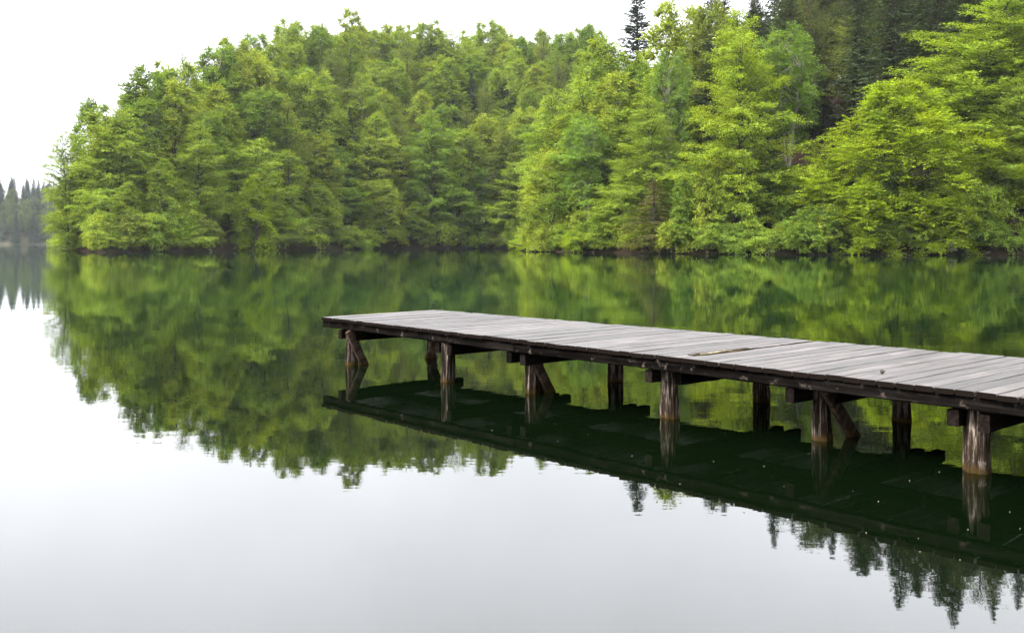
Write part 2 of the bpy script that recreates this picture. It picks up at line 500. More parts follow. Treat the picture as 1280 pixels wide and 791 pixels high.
    crown = leaves_mesh(name + '_crown', np.vstack(P), np.vstack(A), np.vstack(Nn), np.concatenate(L), np.concatenate(W), leafmat or M_LEAF)
    return dict(trunk=trunks, limbs=bb.mesh(name + '_limbs', bark or M_BARK), crown=crown, H=H, R=Rad)

def dome_tree(name, seed, H=28.0, Rad=6.0, base=0.2, n_lobe=44, leaf=0.42, lobe=(1.5, 2.5), twigs=36, stems=2, mid=0.42, up=0.55, bark=None, trunk_r=0.3, wild=0.82, per=0.17):
    """broad crown built of rounded leafy lobes, each carried by its own limb"""
    rng = np.random.default_rng(seed)
    trunks, bb = [], Tubes()
    leaders = []
    for q in range(stems):
        az = rng.uniform(0, 6.28); sp = (0.0 if stems == 1 else rng.uniform(0.06, 0.13)) * H
        hh = H * (0.90 if q == 0 else rng.uniform(0.7, 0.86)); w = rng.uniform(0, 6.28, 2)
        def trunk(t, az=az, sp=sp, hh=hh, w=w):
            t = np.asarray(t, float)
            return np.stack([0.012 * H * np.sin(t * 5 + w[0]) * t + np.cos(az) * sp * t ** 1.4, 0.012 * H * np.cos(t * 4 + w[1]) * t + np.sin(az) * sp * t ** 1.4, t * hh], -1)
        tt = np.linspace(-0.02, 0.97, 12); rr = trunk_r * (1 - np.clip(tt, 0, 1)) ** 0.8 + 0.03; rr[0] *= 1.6
        tb = Tubes(); tb.add(trunk(tt), rr / (1 if stems == 1 else 1.4), 8); trunks.append(tb.mesh(name + '_trunk', bark or M_BARK))
        leaders.append((trunk, hh))
    P, A, Nn, L, W = [], [], [], [], []
    ph = rng.uniform(0, 6.28, 3)
    for i in range(n_lobe):
        u = ((i + rng.uniform(0, 1)) / n_lobe) ** 0.85
        az = i * 2.39996 + rng.normal(0, 0.4)
        z = (base + (0.95 - base) * u) * H
        span = (u - mid) / (0.68 if u > mid else mid + 0.35)
        env = Rad * math.sqrt(max(0.02, 1 - span * span)) * (1 + 0.18 * math.sin(2 * az + ph[0] + 4 * u) + 0.12 * math.sin(3 * az + ph[1]))
        lr = rng.uniform(*lobe) * (1.0 if u < 0.8 else 0.8)
        r = max(0.0, env - lr) * rng.uniform(0.5, 1.02) * (1.0 if u < 0.75 else 0.9)
        out = np.array([math.cos(az), math.sin(az), 0.0])
        trunk, hh = leaders[i % stems]
        c = out * r + np.array([0, 0, z])
        t0 = np.clip((z - 0.55 * r - 0.5) / hh, 0.04, 0.93)
        a = trunk(t0); f = np.linspace(0, 1, 6)[:, None]
        ctrl = a + (c - a) * 0.5 + np.array([0, 0, 0.12 * r])
        bb.add((1 - f) ** 2 * a + 2 * f * (1 - f) * ctrl + f ** 2 * c, np.linspace(0.035 + 0.012 * r, 0.02, 6), 4)
        d = out * (0.75 if r > 0.8 else 0.2) + np.array([0, 0, up]) + rng.normal(0, wild, (twigs, 3))
        d /= np.linalg.norm(d, axis=1, keepdims=True)
        d[:, 2] = np.where(d[:, 2] < -0.25, -0.25 + 0.3 * (d[:, 2] + 0.25), d[:, 2])
        tl = lr * rng.uniform(0.5, 1.38, twigs)
        for k in range(0, twigs, 3):
            e = c + d[k] * tl[k]; e[2] -= 0.14 * tl[k]
            bb.add(np.stack([c, c + d[k] * tl[k] * 0.55, e]), np.array([0.022, 0.016, 0.006]), 3)
        cnt = np.maximum(5, (tl / (0.60 * per)).astype(int)); idx = np.repeat(np.arange(twigs), cnt); n = len(idx)
        f = rng.uniform(0.2, 1.05, n)
        p = c + d[idx] * (tl[idx] * f)[:, None]
        p[:, 2] -= 0.18 * f ** 2 * tl[idx]
        side = np.cross(d[idx], np.array([0.0, 0, 1])); side /= np.linalg.norm(side, axis=1, keepdims=True) + 1e-6
        p += side * (rng.uniform(-1, 1, n) * 0.34 * (1.15 - f) * tl[idx])[:, None] + rng.normal(0, 0.07, (n, 3))
        ax = d[idx] + side * rng.uniform(-0.9, 0.9, n)[:, None] + rng.normal(0, 0.2, (n, 3)) + np.array([0, 0, -0.22])
        nr = np.array([0, 0, 0.9]) + 0.55 * out + rng.normal(0, 0.42, (n, 3))
        sz = 0.77 * leaf * rng.uniform(0.55, 1.3, n)
        P.append(p); A.append(ax); Nn.append(nr); L.append(sz); W.append(sz * rng.uniform(0.5, 0.72, n))
    crown = leaves_mesh(name + '_crown', np.vstack(P), np.vstack(A), np.vstack(Nn), np.concatenate(L), np.concatenate(W), M_LEAF)
    return dict(trunk=trunks, limbs=bb.mesh(name + '_limbs', bark or M_BARK), crown=crown, H=H, R=Rad)

def conifer(name, seed, H=28.0, Rad=3.6, base=0.05, step=0.42, leaf=0.42, droop=18, prof=0.85, per=7, gap=0.1):
    rng = np.random.default_rng(seed)
    tb = Tubes(); bb = Tubes()
    tt = np.linspace(-0.01, 1, 12)
    tb.add(np.stack([0.1 * np.sin(tt * 4), 0.1 * np.cos(tt * 3), tt * H], -1), 0.28 * (1 - np.clip(tt, 0, 1)) + 0.02, 7)
    P, A, Nn, L, W = [], [], [], [], []
    z = base * H
    while z < H * 0.99:
        u = (z - base * H) / (H * (1 - base))
        for j in range(per):
            if rng.random() < gap: continue
            az = rng.uniform(0, 6.28)
            Lb = max(0.35, Rad * (1 - u) ** prof * rng.uniform(0.65, 1.15) * min(1, 0.7 + u * 2))
            e0 = R(-droop * (1 - u) + 35 * u ** 2 + rng.normal(0, 6)); e1 = e0 + R(rng.uniform(8, 26))
            K = 5; ss = np.linspace(0, 1, K); el = e0 + (e1 - e0) * ss ** 2
            d = np.stack([np.cos(el) * math.cos(az), np.cos(el) * math.sin(az), np.sin(el)], -1)
            path = np.array([0, 0, z + rng.uniform(-.2, .2)]) + np.vstack([np.zeros(3), np.cumsum(d[:-1] * Lb / (K - 1), axis=0)])
            bb.add(path, (0.03 + 0.008 * Lb) * (1 - ss) + 0.006, 3)
            n = max(4, int(Lb / 0.11))
            f = rng.uniform(0.08, 1.0, n)
            p = np.stack([np.interp(f, ss, path[:, c]) for c in range(3)], -1)
            hz = np.array([-math.sin(az), math.cos(az), 0])
            sp = rng.uniform(-1, 1, n) * 0.30 * Lb * (1.05 - f)
            p = p + hz * sp[:, None] * 0.8 + np.array([0, 0, -0.06])
            ax = d[0] * 0.9 + hz * (np.sign(sp) * rng.uniform(0.2, 0.9, n))[:, None] + np.array([0, 0, -1]) * rng.uniform(0.0, 0.55, n)[:, None]
            nr = np.array([0, 0, 1.0]) + rng.normal(0, 0.45, (n, 3))
            s = leaf * rng.uniform(0.6, 1.3, n) * (0.6 + 0.4 * (1 - u))
            P.append(p); A.append(ax); Nn.append(nr); L.append(s); W.append(s * rng.uniform(0.35, 0.5, n))
        z += step * (0.8 + 0.4 * rng.random()) * (1.0 - 0.35 * u)
    crown = leaves_mesh(name + '_crown', np.vstack(P), np.vstack(A), np.vstack(Nn), np.concatenate(L), np.concatenate(W), M_NEEDLE)
    return dict(trunk=[tb.mesh(name + '_trunk', M_BARK)], limbs=bb.mesh(name + '_limbs', M_BARK), crown=crown, H=H, R=Rad)

PROTO = {
    'hero_a': broadleaf('beech_hero_a', 11, 30, 8.4, 0.02, 230, 0.29, 1.12, 20, 62, 0, 0.5, stems=2),
    'hero_b': broadleaf('beech_hero_b', 12, 30, 8.0, 0.02, 220, 0.29, 1.12, 24, 66, 4, 0.55, skip=0.2),
    'hero_c': broadleaf('beech_hero_c', 13, 30, 7.4, 0.02, 190, 0.28, 1.15, 30, 70, 10, 0.62, skip=0.25, stems=2),
    'hero_d': dome_tree('beech_hero_d', 14, 28, 7.8, 0.06, 92, 0.29, (1.6, 2.6), 42, 3, 0.36, 0.35, per=0.115),
    'low_a': dome_tree('beech_low_a', 21, 26, 6.2, 0.06, 62, 0.36, (1.4, 2.3), 38, 2, 0.34, 0.40, per=0.14),
    'low_b': broadleaf('beech_low_b', 22, 26, 6.2, 0.03, 180, 0.36, 1.0, 24, 66, -2, 0.42, round_top=0.35, stems=2),
    'low_c': dome_tree('beech_low_c', 23, 24, 6.6, 0.04, 62, 0.36, (1.4, 2.4), 38, 3, 0.30, 0.30, per=0.14),
    'tall_a': dome_tree('beech_tall_a', 31, 28, 6.2, 0.20, 56, 0.40, (1.5, 2.5), 38, 2, per=0.15),
    'tall_b': dome_tree('beech_tall_b', 32, 28, 6.6, 0.16, 60, 0.40, (1.5, 2.6), 38, 3, 0.45, per=0.15),
    'tall_c': dome_tree('beech_tall_c', 33, 28, 5.6, 0.26, 50, 0.40, (1.4, 2.4), 38, 2, 0.48, 0.65, per=0.15),
    'tall_d': dome_tree('beech_tall_d', 34, 29, 5.8, 0.18, 56, 0.38, (1.2, 2.2), 38, 1, 0.38, 0.7, per=0.14),
    'soft': dome_tree('maple', 41, 24, 5.4, 0.34, 46, 0.26, (1.2, 2.2), 40, 3, 0.5, 0.6, M_PALE_BARK, 0.2, 0.9, 0.10),
    'sparse': broadleaf('sparse', 51, 26, 5.2, 0.10, 170, 0.24, 0.85, 34, 78, 34, 0.5, skip=0.15, tuft=0.2, round_top=0.3, stems=2),
    'wispy': broadleaf('wispy', 52, 24, 4.6, 0.04, 190, 0.26, 0.9, 2, 50, -14, 0.6, skip=0.15),
    'shrub_a': dome_tree('shrub_a', 61, 6, 3.4, 0.05, 26, 0.28, (0.8, 1.5), 34, 3, 0.35, 0.15, trunk_r=0.09, per=0.11),
    'shrub_b': broadleaf('shrub_b', 62, 5, 3.8, 0.02, 60, 0.28, 1.0, 18, 60, -14, 0.4, stems=3, trunk_r=0.08),
    'spruce_a': conifer('spruce_a', 71, 30, 4.4, leaf=0.55, per=9, prof=0.72),
    'spruce_b': conifer('spruce_b', 72, 30, 3.8, 0.08, prof=0.62, leaf=0.55, per=9),
    'pine': conifer('pine', 73, 28, 5.0, 0.15, 0.5, 0.60, -6, 0.42, 9, 0.2),
}
for k_, p_ in PROTO.items(): print(k_, len(p_['crown'].polygons))

TREES = []     # (x, y, radius) kept for spacing
prng = random.Random(5)

def plant(name, proto, x, y, zb, sxy, sz, tint, label, cat, group=None, rot=None, tilt=(0, 0)):
    p = PROTO[proto]
    root = bpy.data.objects.new(name, None)
    COL.objects.link(root)
    root.empty_display_size = 0.5
    root.location = (x, y, zb)
    root.scale = (sxy, sxy, sz)
    root.rotation_euler = (tilt[0], tilt[1], prng.uniform(0, 6.283) if rot is None else rot)
    tag(root, label, cat, group)
    for tm in p['trunk']: link('trunk', tm, root)
    l = link('limbs', p['limbs'], root); l['kind'] = 'stuff'
    c = link('crown', p['crown'], root); c['kind'] = 'stuff'
    k = prng.uniform(0.88, 1.12)
    c.color = (tint[0] * k, tint[1] * k, tint[2] * k, 1)
    return root

T_BRIGHT = (0.180, 0.245, 0.013)
T_YEL = (0.188, 0.236, 0.028)
T_MID = (0.160, 0.222, 0.026)
T_GREEN = (0.120, 0.186, 0.025)
T_FRESH = (0.110, 0.182, 0.025)
T_OLIVE = (0.115, 0.145, 0.026)
T_BROWN = (0.095, 0.080, 0.030)
T_DARK = (0.026, 0.042, 0.022)
T_PINE = (0.052, 0.074, 0.028)

def hero(name, px, d, ytop, half_px, proto, tint, label, cat='tree', group=None, rot=None, tilt=(0, 0), sink=0.3):
    x, y = ipt(px, d)
    zb = float(land_height([(x, y)])[0][0])
    zt = itop(ytop, d)
    p = PROTO[proto]
    sz = max(0.2, (zt - zb)) / p['H']
    sxy = (half_px * d / FPX) / p['R']
    TREES.append((x, y, half_px * d / FPX))
    return plant(name, proto, x, y, zb - sink, sxy, sz, tint, label, cat, group, rot, tilt)

# ---- trees of the right bank, one by one
hero('beech_tree', 1122, 133, 94, 98, 'hero_d', T_BRIGHT, 'wide bright lime beech over the bank, its lowest boughs touching the water')
hero('beech_tree', 1196, 147, -6, 112, 'hero_a', (0.150, 0.212, 0.017), 'tall bright lime beech rising behind the widest lime beech')
hero('beech_tree', 925, 146, 10, 80, 'hero_b', (0.165, 0.222, 0.018), 'slender tiered lime beech with pointed top in front of the dark pines')
hero('beech_tree', 1022, 141, 158, 46, 'hero_c', T_BRIGHT, 'small sparse lime beech between the two big lime beeches on the bank')
hero('beech_tree', 1282, 136, 90, 66, 'hero_b', T_MID, 'dull green beech next to the pale stump')
hero('beech_tree', 1246, 137, 140, 60, 'hero_d', T_BRIGHT, 'lime beech beside the pale stump, shorter than its neighbours')
hero('beech_tree', 1085, 131, 212, 48, 'low_c', T_BRIGHT, 'low bushy lime beech under the left boughs of the widest lime beech')
hero('beech_tree', 1180, 130, 225, 46, 'low_c', T_BRIGHT, 'low bushy lime beech just behind the pale stump')
hero('maple_tree', 984, 152, 26, 52, 'soft', T_FRESH, 'soft blue green maple on thin pale stems beside the slender lime beech')
hero('birch_tree', 732, 166, 142, 36, 'soft', T_FRESH, 'soft blue green tree in front of tall yellow green beeches')
hero('birch_tree', 838, 165, 58, 34, 'soft', T_FRESH, 'soft fresh green narrow tree beneath the pale feathery willow')
hero('beech_tree', 812, 156, 120, 58, 'hero_b', T_MID, 'yellow green beech with tall pale trunk near the brown larch')
hero('larch_tree', 818, 148, 222, 36, 'wispy', T_BROWN, 'brown olive larch with drooping sprays at the waterside')
hero('willow_tree', 848, 186, -4, 56, 'tall_b', T_YEL, 'pale yellow willow with full rounded crown beside the tall black spruce')
hero('beech_tree', 782, 204, 62, 44, 'tall_b', T_MID, 'rounded beech standing just below the tall black spruce')
hero('beech_tree', 888, 178, -2, 48, 'tall_a', T_OLIVE, 'olive beech between the yellow willow and the slender lime beech')
hero('beech_tree', 684, 176, 186, 44, 'low_c', T_YEL, 'olive yellow beech leaning over the lake at the tip of the point', tilt=(R(3), R(-5)))
hero('beech_tree', 752, 196, 38, 50, 'low_a', T_MID, 'tall yellow green beech at the skyline left of the black spruce')
hero('beech_tree', 704, 190, 120, 44, 'low_b', T_MID, 'mid green beech with dark stems behind the leaning olive beech')
hero('beech_tree', 770, 160, 200, 44, 'hero_a', T_MID, 'low spreading green beech along the bank before the blue green tree')
hero('spruce_tree', 797, 226, -18, 62, 'spruce_a', T_DARK, 'tall black spruce spire standing against the white sky')
hero('beech_tree', 880, 150, 200, 44, 'hero_a', T_GREEN, 'dark green beech low on the bank below the slender lime beech')
hero('beech_tree', 965, 146, 190, 48, 'hero_b', T_GREEN, 'shaded green beech low on the bank under the soft maple')
hero('larch_tree', 1040, 150, 215, 42, 'wispy', T_BROWN, 'brown bare larch behind the small sparse lime beech')
hero('oak_tree', 1066, 172, 20, 40, 'sparse', T_OLIVE, 'thin olive tree with half open leaves before the dark pines')
hero('oak_tree', 1262, 165, 30, 46, 'sparse', T_OLIVE, 'brownish olive tree at the edge of the dark pines above the stump')
DP = 'dark evergreens crowding the ridge above the lime beeches'
for px, d, yt, hp, pr, tn in [(890, 205, -14, 40, 'pine', T_PINE), (905, 222, -20, 34, 'spruce_b', T_DARK), (945, 196, 8, 42, 'pine', T_PINE), (968, 226, -62, 32, 'spruce_a', T_DARK),
                              (1000, 188, 12, 40, 'spruce_b', T_PINE), (1010, 222, -56, 40, 'pine', T_PINE), (1040, 205, -70, 32, 'spruce_a', T_DARK),
                              (1075, 220, -84, 30, 'spruce_b', T_DARK), (1095, 192, -30, 40, 'pine', T_PINE), (1130, 210, -80, 34, 'spruce_a', T_DARK), (1160, 228, -92, 34, 'spruce_b', T_DARK),
                              (1180, 198, -50, 40, 'pine', T_PINE), (1215, 205, -84, 34, 'spruce_a', T_DARK), (1250, 200, -102, 36, 'spruce_a', T_DARK), (1270, 185, -40, 40, 'pine', T_PINE),
                              (1300, 195, -90, 38, 'spruce_b', T_DARK), (1345, 180, -80, 44, 'pine', T_PINE), (1030, 165, 120, 34, 'spruce_b', T_PINE), (990, 170, 90, 34, 'spruce_b', T_PINE), (1075, 162, 120, 34, 'pine', T_PINE)]:
    spruce = pr != 'pine'
    hero('spruce_tree' if spruce else 'pine_tree', px, d, yt, hp, pr, tn,
         ('dark pointed spruce' if spruce else 'dull green pine with loose layered boughs') + ' on the ridge above the lime beeches', 'tree', DP)

# ---- trees along the shore of the left hill
SL = 'beeches along the water below the wooded hill'
for i, (px, d, yt, hp, pr, tn, lb) in enumerate([
    (84, 190, 168, 27, 'low_b', T_MID, 'small green beech at the far tip of the wooded hill'),
    (112, 200, 118, 32, 'low_a', T_GREEN, None), (140, 180, 150, 38, 'low_b', T_MID, None), (182, 190, 120, 40, 'low_a', T_GREEN, None),
    (205, 182, 195, 32, 'low_c', T_MID, None), (248, 190, 150, 44, 'hero_b', T_MID, None), (300, 205, 172, 42, 'low_b', T_MID, None),
    (318, 198, 215, 34, 'low_c', T_BRIGHT, 'bright low beech with drooping fans under the wooded hill'), (356, 222, 185, 36, 'low_a', T_MID, None), (398, 232, 222, 30, 'low_c', T_MID, None),
    (424, 246, 180, 34, 'low_b', T_GREEN, None), (468, 256, 158, 36, 'low_b', T_YEL, 'yellow beech with domed top amid the shore of the wooded hill'), (482, 250, 222, 30, 'low_c', T_YEL, None),
    (540, 262, 138, 46, 'hero_b', T_GREEN, 'broad deep green beech, tallest along the shore of the wooded hill'), (570, 264, 228, 40, 'low_c', T_GREEN, 'low spreading green beech at the head of the small bay'), (604, 272, 205, 26, 'soft', T_FRESH, 'soft blue green tree at the head of the small bay'),
    (520, 256, 250, 26, 'low_c', T_MID, None), (446, 250, 235, 26, 'low_c', T_MID, None), (375, 225, 250, 26, 'low_c', T_MID, None), (160, 176, 225, 30, 'low_c', T_MID, None),
    (630, 270, 160, 30, 'low_a', T_OLIVE, 'olive beech filling the corner of the small bay'), (340, 212, 240, 28, 'low_b', T_GREEN, None), (232, 186, 240, 28, 'low_c', T_MID, None)]):
    tone = {T_MID: 'yellow green', T_GREEN: 'deep green', T_YEL: 'yellowish', T_BRIGHT: 'bright', T_OLIVE: 'olive', T_FRESH: 'blue green'}[tn]
    size = 'tall' if yt < 160 else ('middling' if yt < 215 else 'low bushy')
    where = 'near the tip of the wooded hill' if px < 240 else ('on the straight shore of the wooded hill' if px < 400 else 'where the wooded hill bends into the bay')
    hero('beech_tree', px, d, yt, hp, pr, tn, lb or f'{size} {tone} beech over the water {where}', 'tree', None if lb else SL)

# ---- the rest of the wood on the slopes
frng = random.Random(77)
HILL = 'trees of the wooded hill'
def fill(count_try, x0, x1, y0, y1, gap, dmin, dmax, zone):
    pts = []
    for _ in range(count_try):
        x = frng.uniform(x0, x1); y = frng.uniform(y0, y1)
        if x / y < -0.50 or x / y > (1.15 if zone == 'beyond' else 0.60): continue
        if zone == 'beyond' and x / y < 0.60: continue
        if any((x - a) ** 2 + (y - b) ** 2 < gap * gap for a, b, *_ in pts): continue
        if any((x - a) ** 2 + (y - b) ** 2 < (0.55 * gap + 0.25 * r) ** 2 for a, b, r in TREES): continue
        z, sd = land_height([(x, y)])
        sd = float(sd[0]); z = float(z[0])
        if sd < dmin or sd > dmax: continue
        pts.append((x, y, z, sd))
    for x, y, z, sd in pts:
        px = 640 + FPX * x / y
        q = frng.random()
        k = frng.uniform(0.88, 1.16)
        if zone == 'left':
            if q < 0.03: nm, pr, tn, lb = 'spruce_tree', frng.choice(['spruce_a', 'spruce_b']), T_DARK, 'dark narrow spruce among the beeches of the wooded hill'
            elif q < 0.17: nm, pr, tn, lb = 'oak_tree', 'sparse', T_OLIVE, 'thin olive tree with half open leaves on the wooded hill'
            elif q < 0.40: nm, pr, tn, lb = 'beech_tree', frng.choice(['tall_a', 'tall_b', 'tall_c', 'tall_d']), T_GREEN, 'deep green beech in the wood on the hill'
            elif q < 0.62: nm, pr, tn, lb = 'beech_tree', frng.choice(['tall_a', 'tall_b', 'tall_d', 'low_a']), T_YEL, 'yellowish beech in the wood on the hill'
            else: nm, pr, tn, lb = 'beech_tree', frng.choice(['tall_a', 'tall_b', 'tall_c', 'tall_d', 'low_a', 'low_b']), T_MID, 'yellow green beech in the wood on the hill'
        else:
            if zone == 'right' and px > 790 and sd < 24: continue
            if zone == 'beyond' and (q < 0.6 or sd < 30):
                plant('beech_tree', frng.choice(['low_a', 'low_c', 'tall_b', 'hero_d']), x, y, z - 0.3, k * 1.1, k, frng.choice([T_MID, T_GREEN, T_BRIGHT]),
                      'green beech on the wooded slope past the pale stump', 'tree', 'trees on the slope past the stump')
                continue
            if px < 790: nm, pr, tn, lb = 'beech_tree', frng.choice(['low_a', 'low_b', 'tall_b']), frng.choice([T_MID, T_GREEN, T_YEL]), 'green beech on the point beside the black spruce'
            elif q < 0.8: nm, pr, tn, lb = 'spruce_tree', frng.choice(['spruce_b', 'pine']), T_PINE, 'dull green conifer on the slope behind the lime beeches'
            else: nm, pr, tn, lb = 'oak_tree', 'sparse', (0.070, 0.085, 0.022), 'olive leafed oak on the slope behind the lime beeches'
        if nm == 'spruce_tree' and zone == 'left': k *= 0.8
        edge = min(1.0, 0.72 + sd / 60)
        place = 'low on the slope' if sd < 25 else ('halfway up the slope' if sd < 52 else 'near the crest')
        lb = ('short ' if k < 0.97 else ('tall ' if k > 1.08 else '')) + lb + ', ' + place
        plant(nm, pr, x, y, z - 0.3, k * frng.uniform(1.0, 1.25), k * edge * frng.uniform(0.9, 1.05), tn, lb, 'tree', HILL if zone == 'left' else 'trees on the slope of the point')
        TREES.append((x, y, 4.0))
fill(6000, -112, 28, 165, 370, 7.2, 4, 100, 'left')
fill(4000, -2, 125, 130, 260, 6.8, 5, 95, 'right')
fill(2500, 60, 172, 104, 200, 9.0, 3, 70, 'beyond')

def shore_spot(px, lo, hi, want=0.5):
    """first ground point behind the waterline along a column"""
    for d in np.arange(lo, hi, 0.15):
        x, y = ipt(px, d)
        z, sd = land_height([(x, y)])
        if z[0] > 0.05 and sd[0] > want: return x, y, float(z[0])
    return ipt(px, hi) + (0.5,)

# ---- shrubs trailing over the bank
srng = random.Random(9)
seglen = np.linalg.norm(np.diff(SP, axis=0), axis=1); cum = np.concatenate([[0], np.cumsum(seglen)])
def shore_at(s):
    i = min(len(seglen) - 1, int(np.searchsorted(cum, s) - 1)); i = max(i, 0)
    f = (s - cum[i]) / seglen[i]
    a, b = SP[i], SP[i + 1]
    p = a + (b - a) * f; n = np.array([-(b - a)[1], (b - a)[0]]) / seglen[i]
    return p, n
s = cum[2] + 3
while s < cum[16] + 25:
    p, n = shore_at(s)
    q = p + n * srng.uniform(-0.5, 2.2)
    z, sd = land_height([q])
    if float(sd[0]) < 0.3:
        q = p - n * srng.uniform(0.8, 3.0); z, sd = land_height([q])
    if float(sd[0]) > 0.2:
        right = q[1] < 200 and q[0] > 0
        k = srng.uniform(0.5, 1.2)
        tn = srng.choice([T_MID, T_GREEN, T_YEL, T_OLIVE] if not right else [T_MID, T_BRIGHT, T_GREEN, T_YEL])
        plant('shrub', srng.choice(['shrub_a', 'shrub_b']), q[0], q[1], float(z[0]) - 0.15, k, k * srng.uniform(0.7, 1.1), tn,
              {T_MID: 'yellow green', T_GREEN: 'deep green', T_YEL: 'yellowish', T_BRIGHT: 'bright lime', T_OLIVE: 'olive'}[tn] + (' small' if k < 0.8 else ' large') +
              (' shrub trailing over the bank of the point' if right else ' shrub trailing over the bank of the wooded hill'), 'shrub',
              'shrubs on the bank of the point' if right else 'shrubs on the bank of the wooded hill')
    s += srng.uniform(1.1, 2.6) if q[1] < 200 and q[0] > 0 else srng.uniform(1.2, 2.9)

# saplings and brush standing a little way up the bank
brng = random.Random(15)
for _ in range(110):
    s_ = brng.uniform(cum[3], cum[15] + 6)
    p, n = shore_at(s_); q = p + n * brng.uniform(2.5, 15)
    z, sd = land_height([q])
    if float(sd[0]) < 1.5: continue
    right = q[1] < 200 and q[0] > 0
    k = brng.uniform(0.6, 1.5); tn = brng.choice([T_MID, T_GREEN, T_YEL])
    plant('sapling', brng.choice(['shrub_a', 'shrub_b']), q[0], q[1], float(z[0]) - 0.15, k * 0.9, k * brng.uniform(0.9, 1.4), tn,
          {T_MID: 'yellow green', T_GREEN: 'deep green', T_YEL: 'yellowish'}[tn] + (' small' if k < 1.0 else ' large') + ' sapling under the trees ' + ('of the point' if right else 'of the wooded hill'),
          'sapling', 'saplings under the trees of the point' if right else 'saplings under the trees of the wooded hill')
for px, lo in ((443, 225), (452, 228), (436, 228), (915, 125), (922, 125), (908, 126), (935, 125), (1000, 122), (1010, 122)):
    x, y, z = shore_spot(px, lo, 290, 0.3)
    plant('shrub', 'shrub_b' if px % 2 else 'shrub_a', x, y, z - 0.1, 0.8, 0.7, T_GREEN, 'deep green bush filling a gap in the bank trees of the ' + ('point' if px > 660 else 'wooded hill'), 'shrub',
          'bushes in the gaps of the bank trees, ' + ('point' if px > 660 else 'wooded hill'))

# ---- far shore, a hazy forest
drng = random.Random(3)
fp = []
for _ in range(5000):
    x = drng.uniform(-650, -300); y = drng.uniform(725, 900)
    if x / y < -0.72 or x / y > -0.455: continue
    z, sd = far_height([(x, y)])
    if sd[0] < 3 or sd[0] > 105: continue
    if any((x - a) ** 2 + (y - b) ** 2 < 7.6 ** 2 for a, b in fp): continue
    fp.append((x, y))
    con = drng.random() < (0.22 + 0.4 * min(1, float(sd[0]) / 60))
    k = drng.uniform(0.75, 1.0)
    if con: plant('spruce_tree', drng.choice(['spruce_a', 'spruce_b']), x, y, float(z[0]) - .3, k * 1.25, k * 0.88, T_DARK, 'hazy dark spruce in the forest across the lake', 'tree', 'forest across the lake')
    else: plant('beech_tree', drng.choice(['tall_a', 'low_a', 'low_b']), x, y, float(z[0]) - .3, k, k * 0.8, drng.choice([(0.06, 0.085, 0.03), (0.075, 0.10, 0.03)]), 'hazy grey green tree in the forest across the lake', 'tree', 'forest across the lake')

# ---- the wood behind the near shore
for i, (x, y, pr, k) in enumerate([(15, -7, 'low_a', .9), (24, 1, 'low_b', .95), (9, -14, 'tall_a', .9), (-1, -15, 'low_c', .85), (-11, -19, 'tall_b', .9), (31, -6, 'tall_c', 1.),
                                   (19, -16, 'tall_b', 1.), (36, 8, 'low_a', .9), (47, 11, 'low_b', 1.), (62, 14, 'low_c', 1.), (5, -22, 'tall_c', 1.)]):
    z = float(near_height([(x, y)])[0][0])
    plant('beech_tree', pr, x, y, z - 0.2, k, k, T_MID, 'beech in the wood behind the grassy near shore', 'tree', 'wood behind the near shore')

# ------------------------------------------------------------------ bank: stump, stones, fallen wood
def lump_mesh(name, seed, sx, sy, sz, mat, nu=12, nv=8, amp=0.22):
    rng = np.random.default_rng(seed)
    V, Q = [], []
    fr = rng.normal(0, 1, (6, 3)) * 2.0; phs = rng.uniform(0, 6.28, 6)
    for j in range(nv + 1):
        th = math.pi * j / nv
        for i in range(nu):
            a = 2 * math.pi * i / nu
            v = np.array([math.sin(th) * math.cos(a), math.sin(th) * math.sin(a), math.cos(th)])
            r = 1 + amp * np.mean(np.sin(fr @ v + phs)) * 1.8
            V.append((v[0] * r * sx, v[1] * r * sy, v[2] * r * sz))
    for j in range(nv):
        for i in range(nu):
            a = j * nu + i; b = j * nu + (i + 1) % nu
            Q.append((a, a + nu, b + nu, b))
    return quads_mesh(name, V, Q, mat, smooth=True)

M_STONE = ground_material('bank_stone', (0.05, 0.042, 0.035), (0.09, 0.075, 0.06), (0.045, 0.045, 0.03))
x, y, z = shore_spot(1190, 115, 150, 0.7)
st = Tubes()
a = np.linspace(0, 1, 6)
st.add(np.stack([a * 0, a * 0, a * 1.15 - 0.25], -1), np.array([0.72, 0.60, 0.52, 0.5, 0.5, 0.47]), 12)
st.add(np.array([(0, 0, 0.88), (0, 0, 0.90)]), np.array([0.48, 0.02]), 12)
M_STUMP = bark_material('stump_wood', (0.14, 0.11, 0.08), (0.36, 0.31, 0.24))
tag(link('tree_stump', st.mesh('tree_stump', M_STUMP), None, (x, y, z)), 'pale weathered stump on the bank under the lime beeches', 'stump')
rrng = random.Random(21)
for px in (884, 962, 1150, 1236, 742, 424, 262, 560):
    x, y, z = shore_spot(px, 110 if px > 660 else 160, 280, 0.1)
    k = rrng.uniform(0.2, 0.4)
    tag(link('bank_stone', lump_mesh('bank_stone', px, k * 1.3, k, k * 0.75, M_STONE), None, (x, y, max(z, 0.05) + 0.1 * k), (0, 0, rrng.uniform(0, 6))),
        'grey brown stone at the foot of the right hand bank' if px > 660 else 'grey brown stone at the foot of the wooded hill', 'stone',
        'stones along the bank of the point' if px > 660 else 'stones along the bank of the wooded hill')
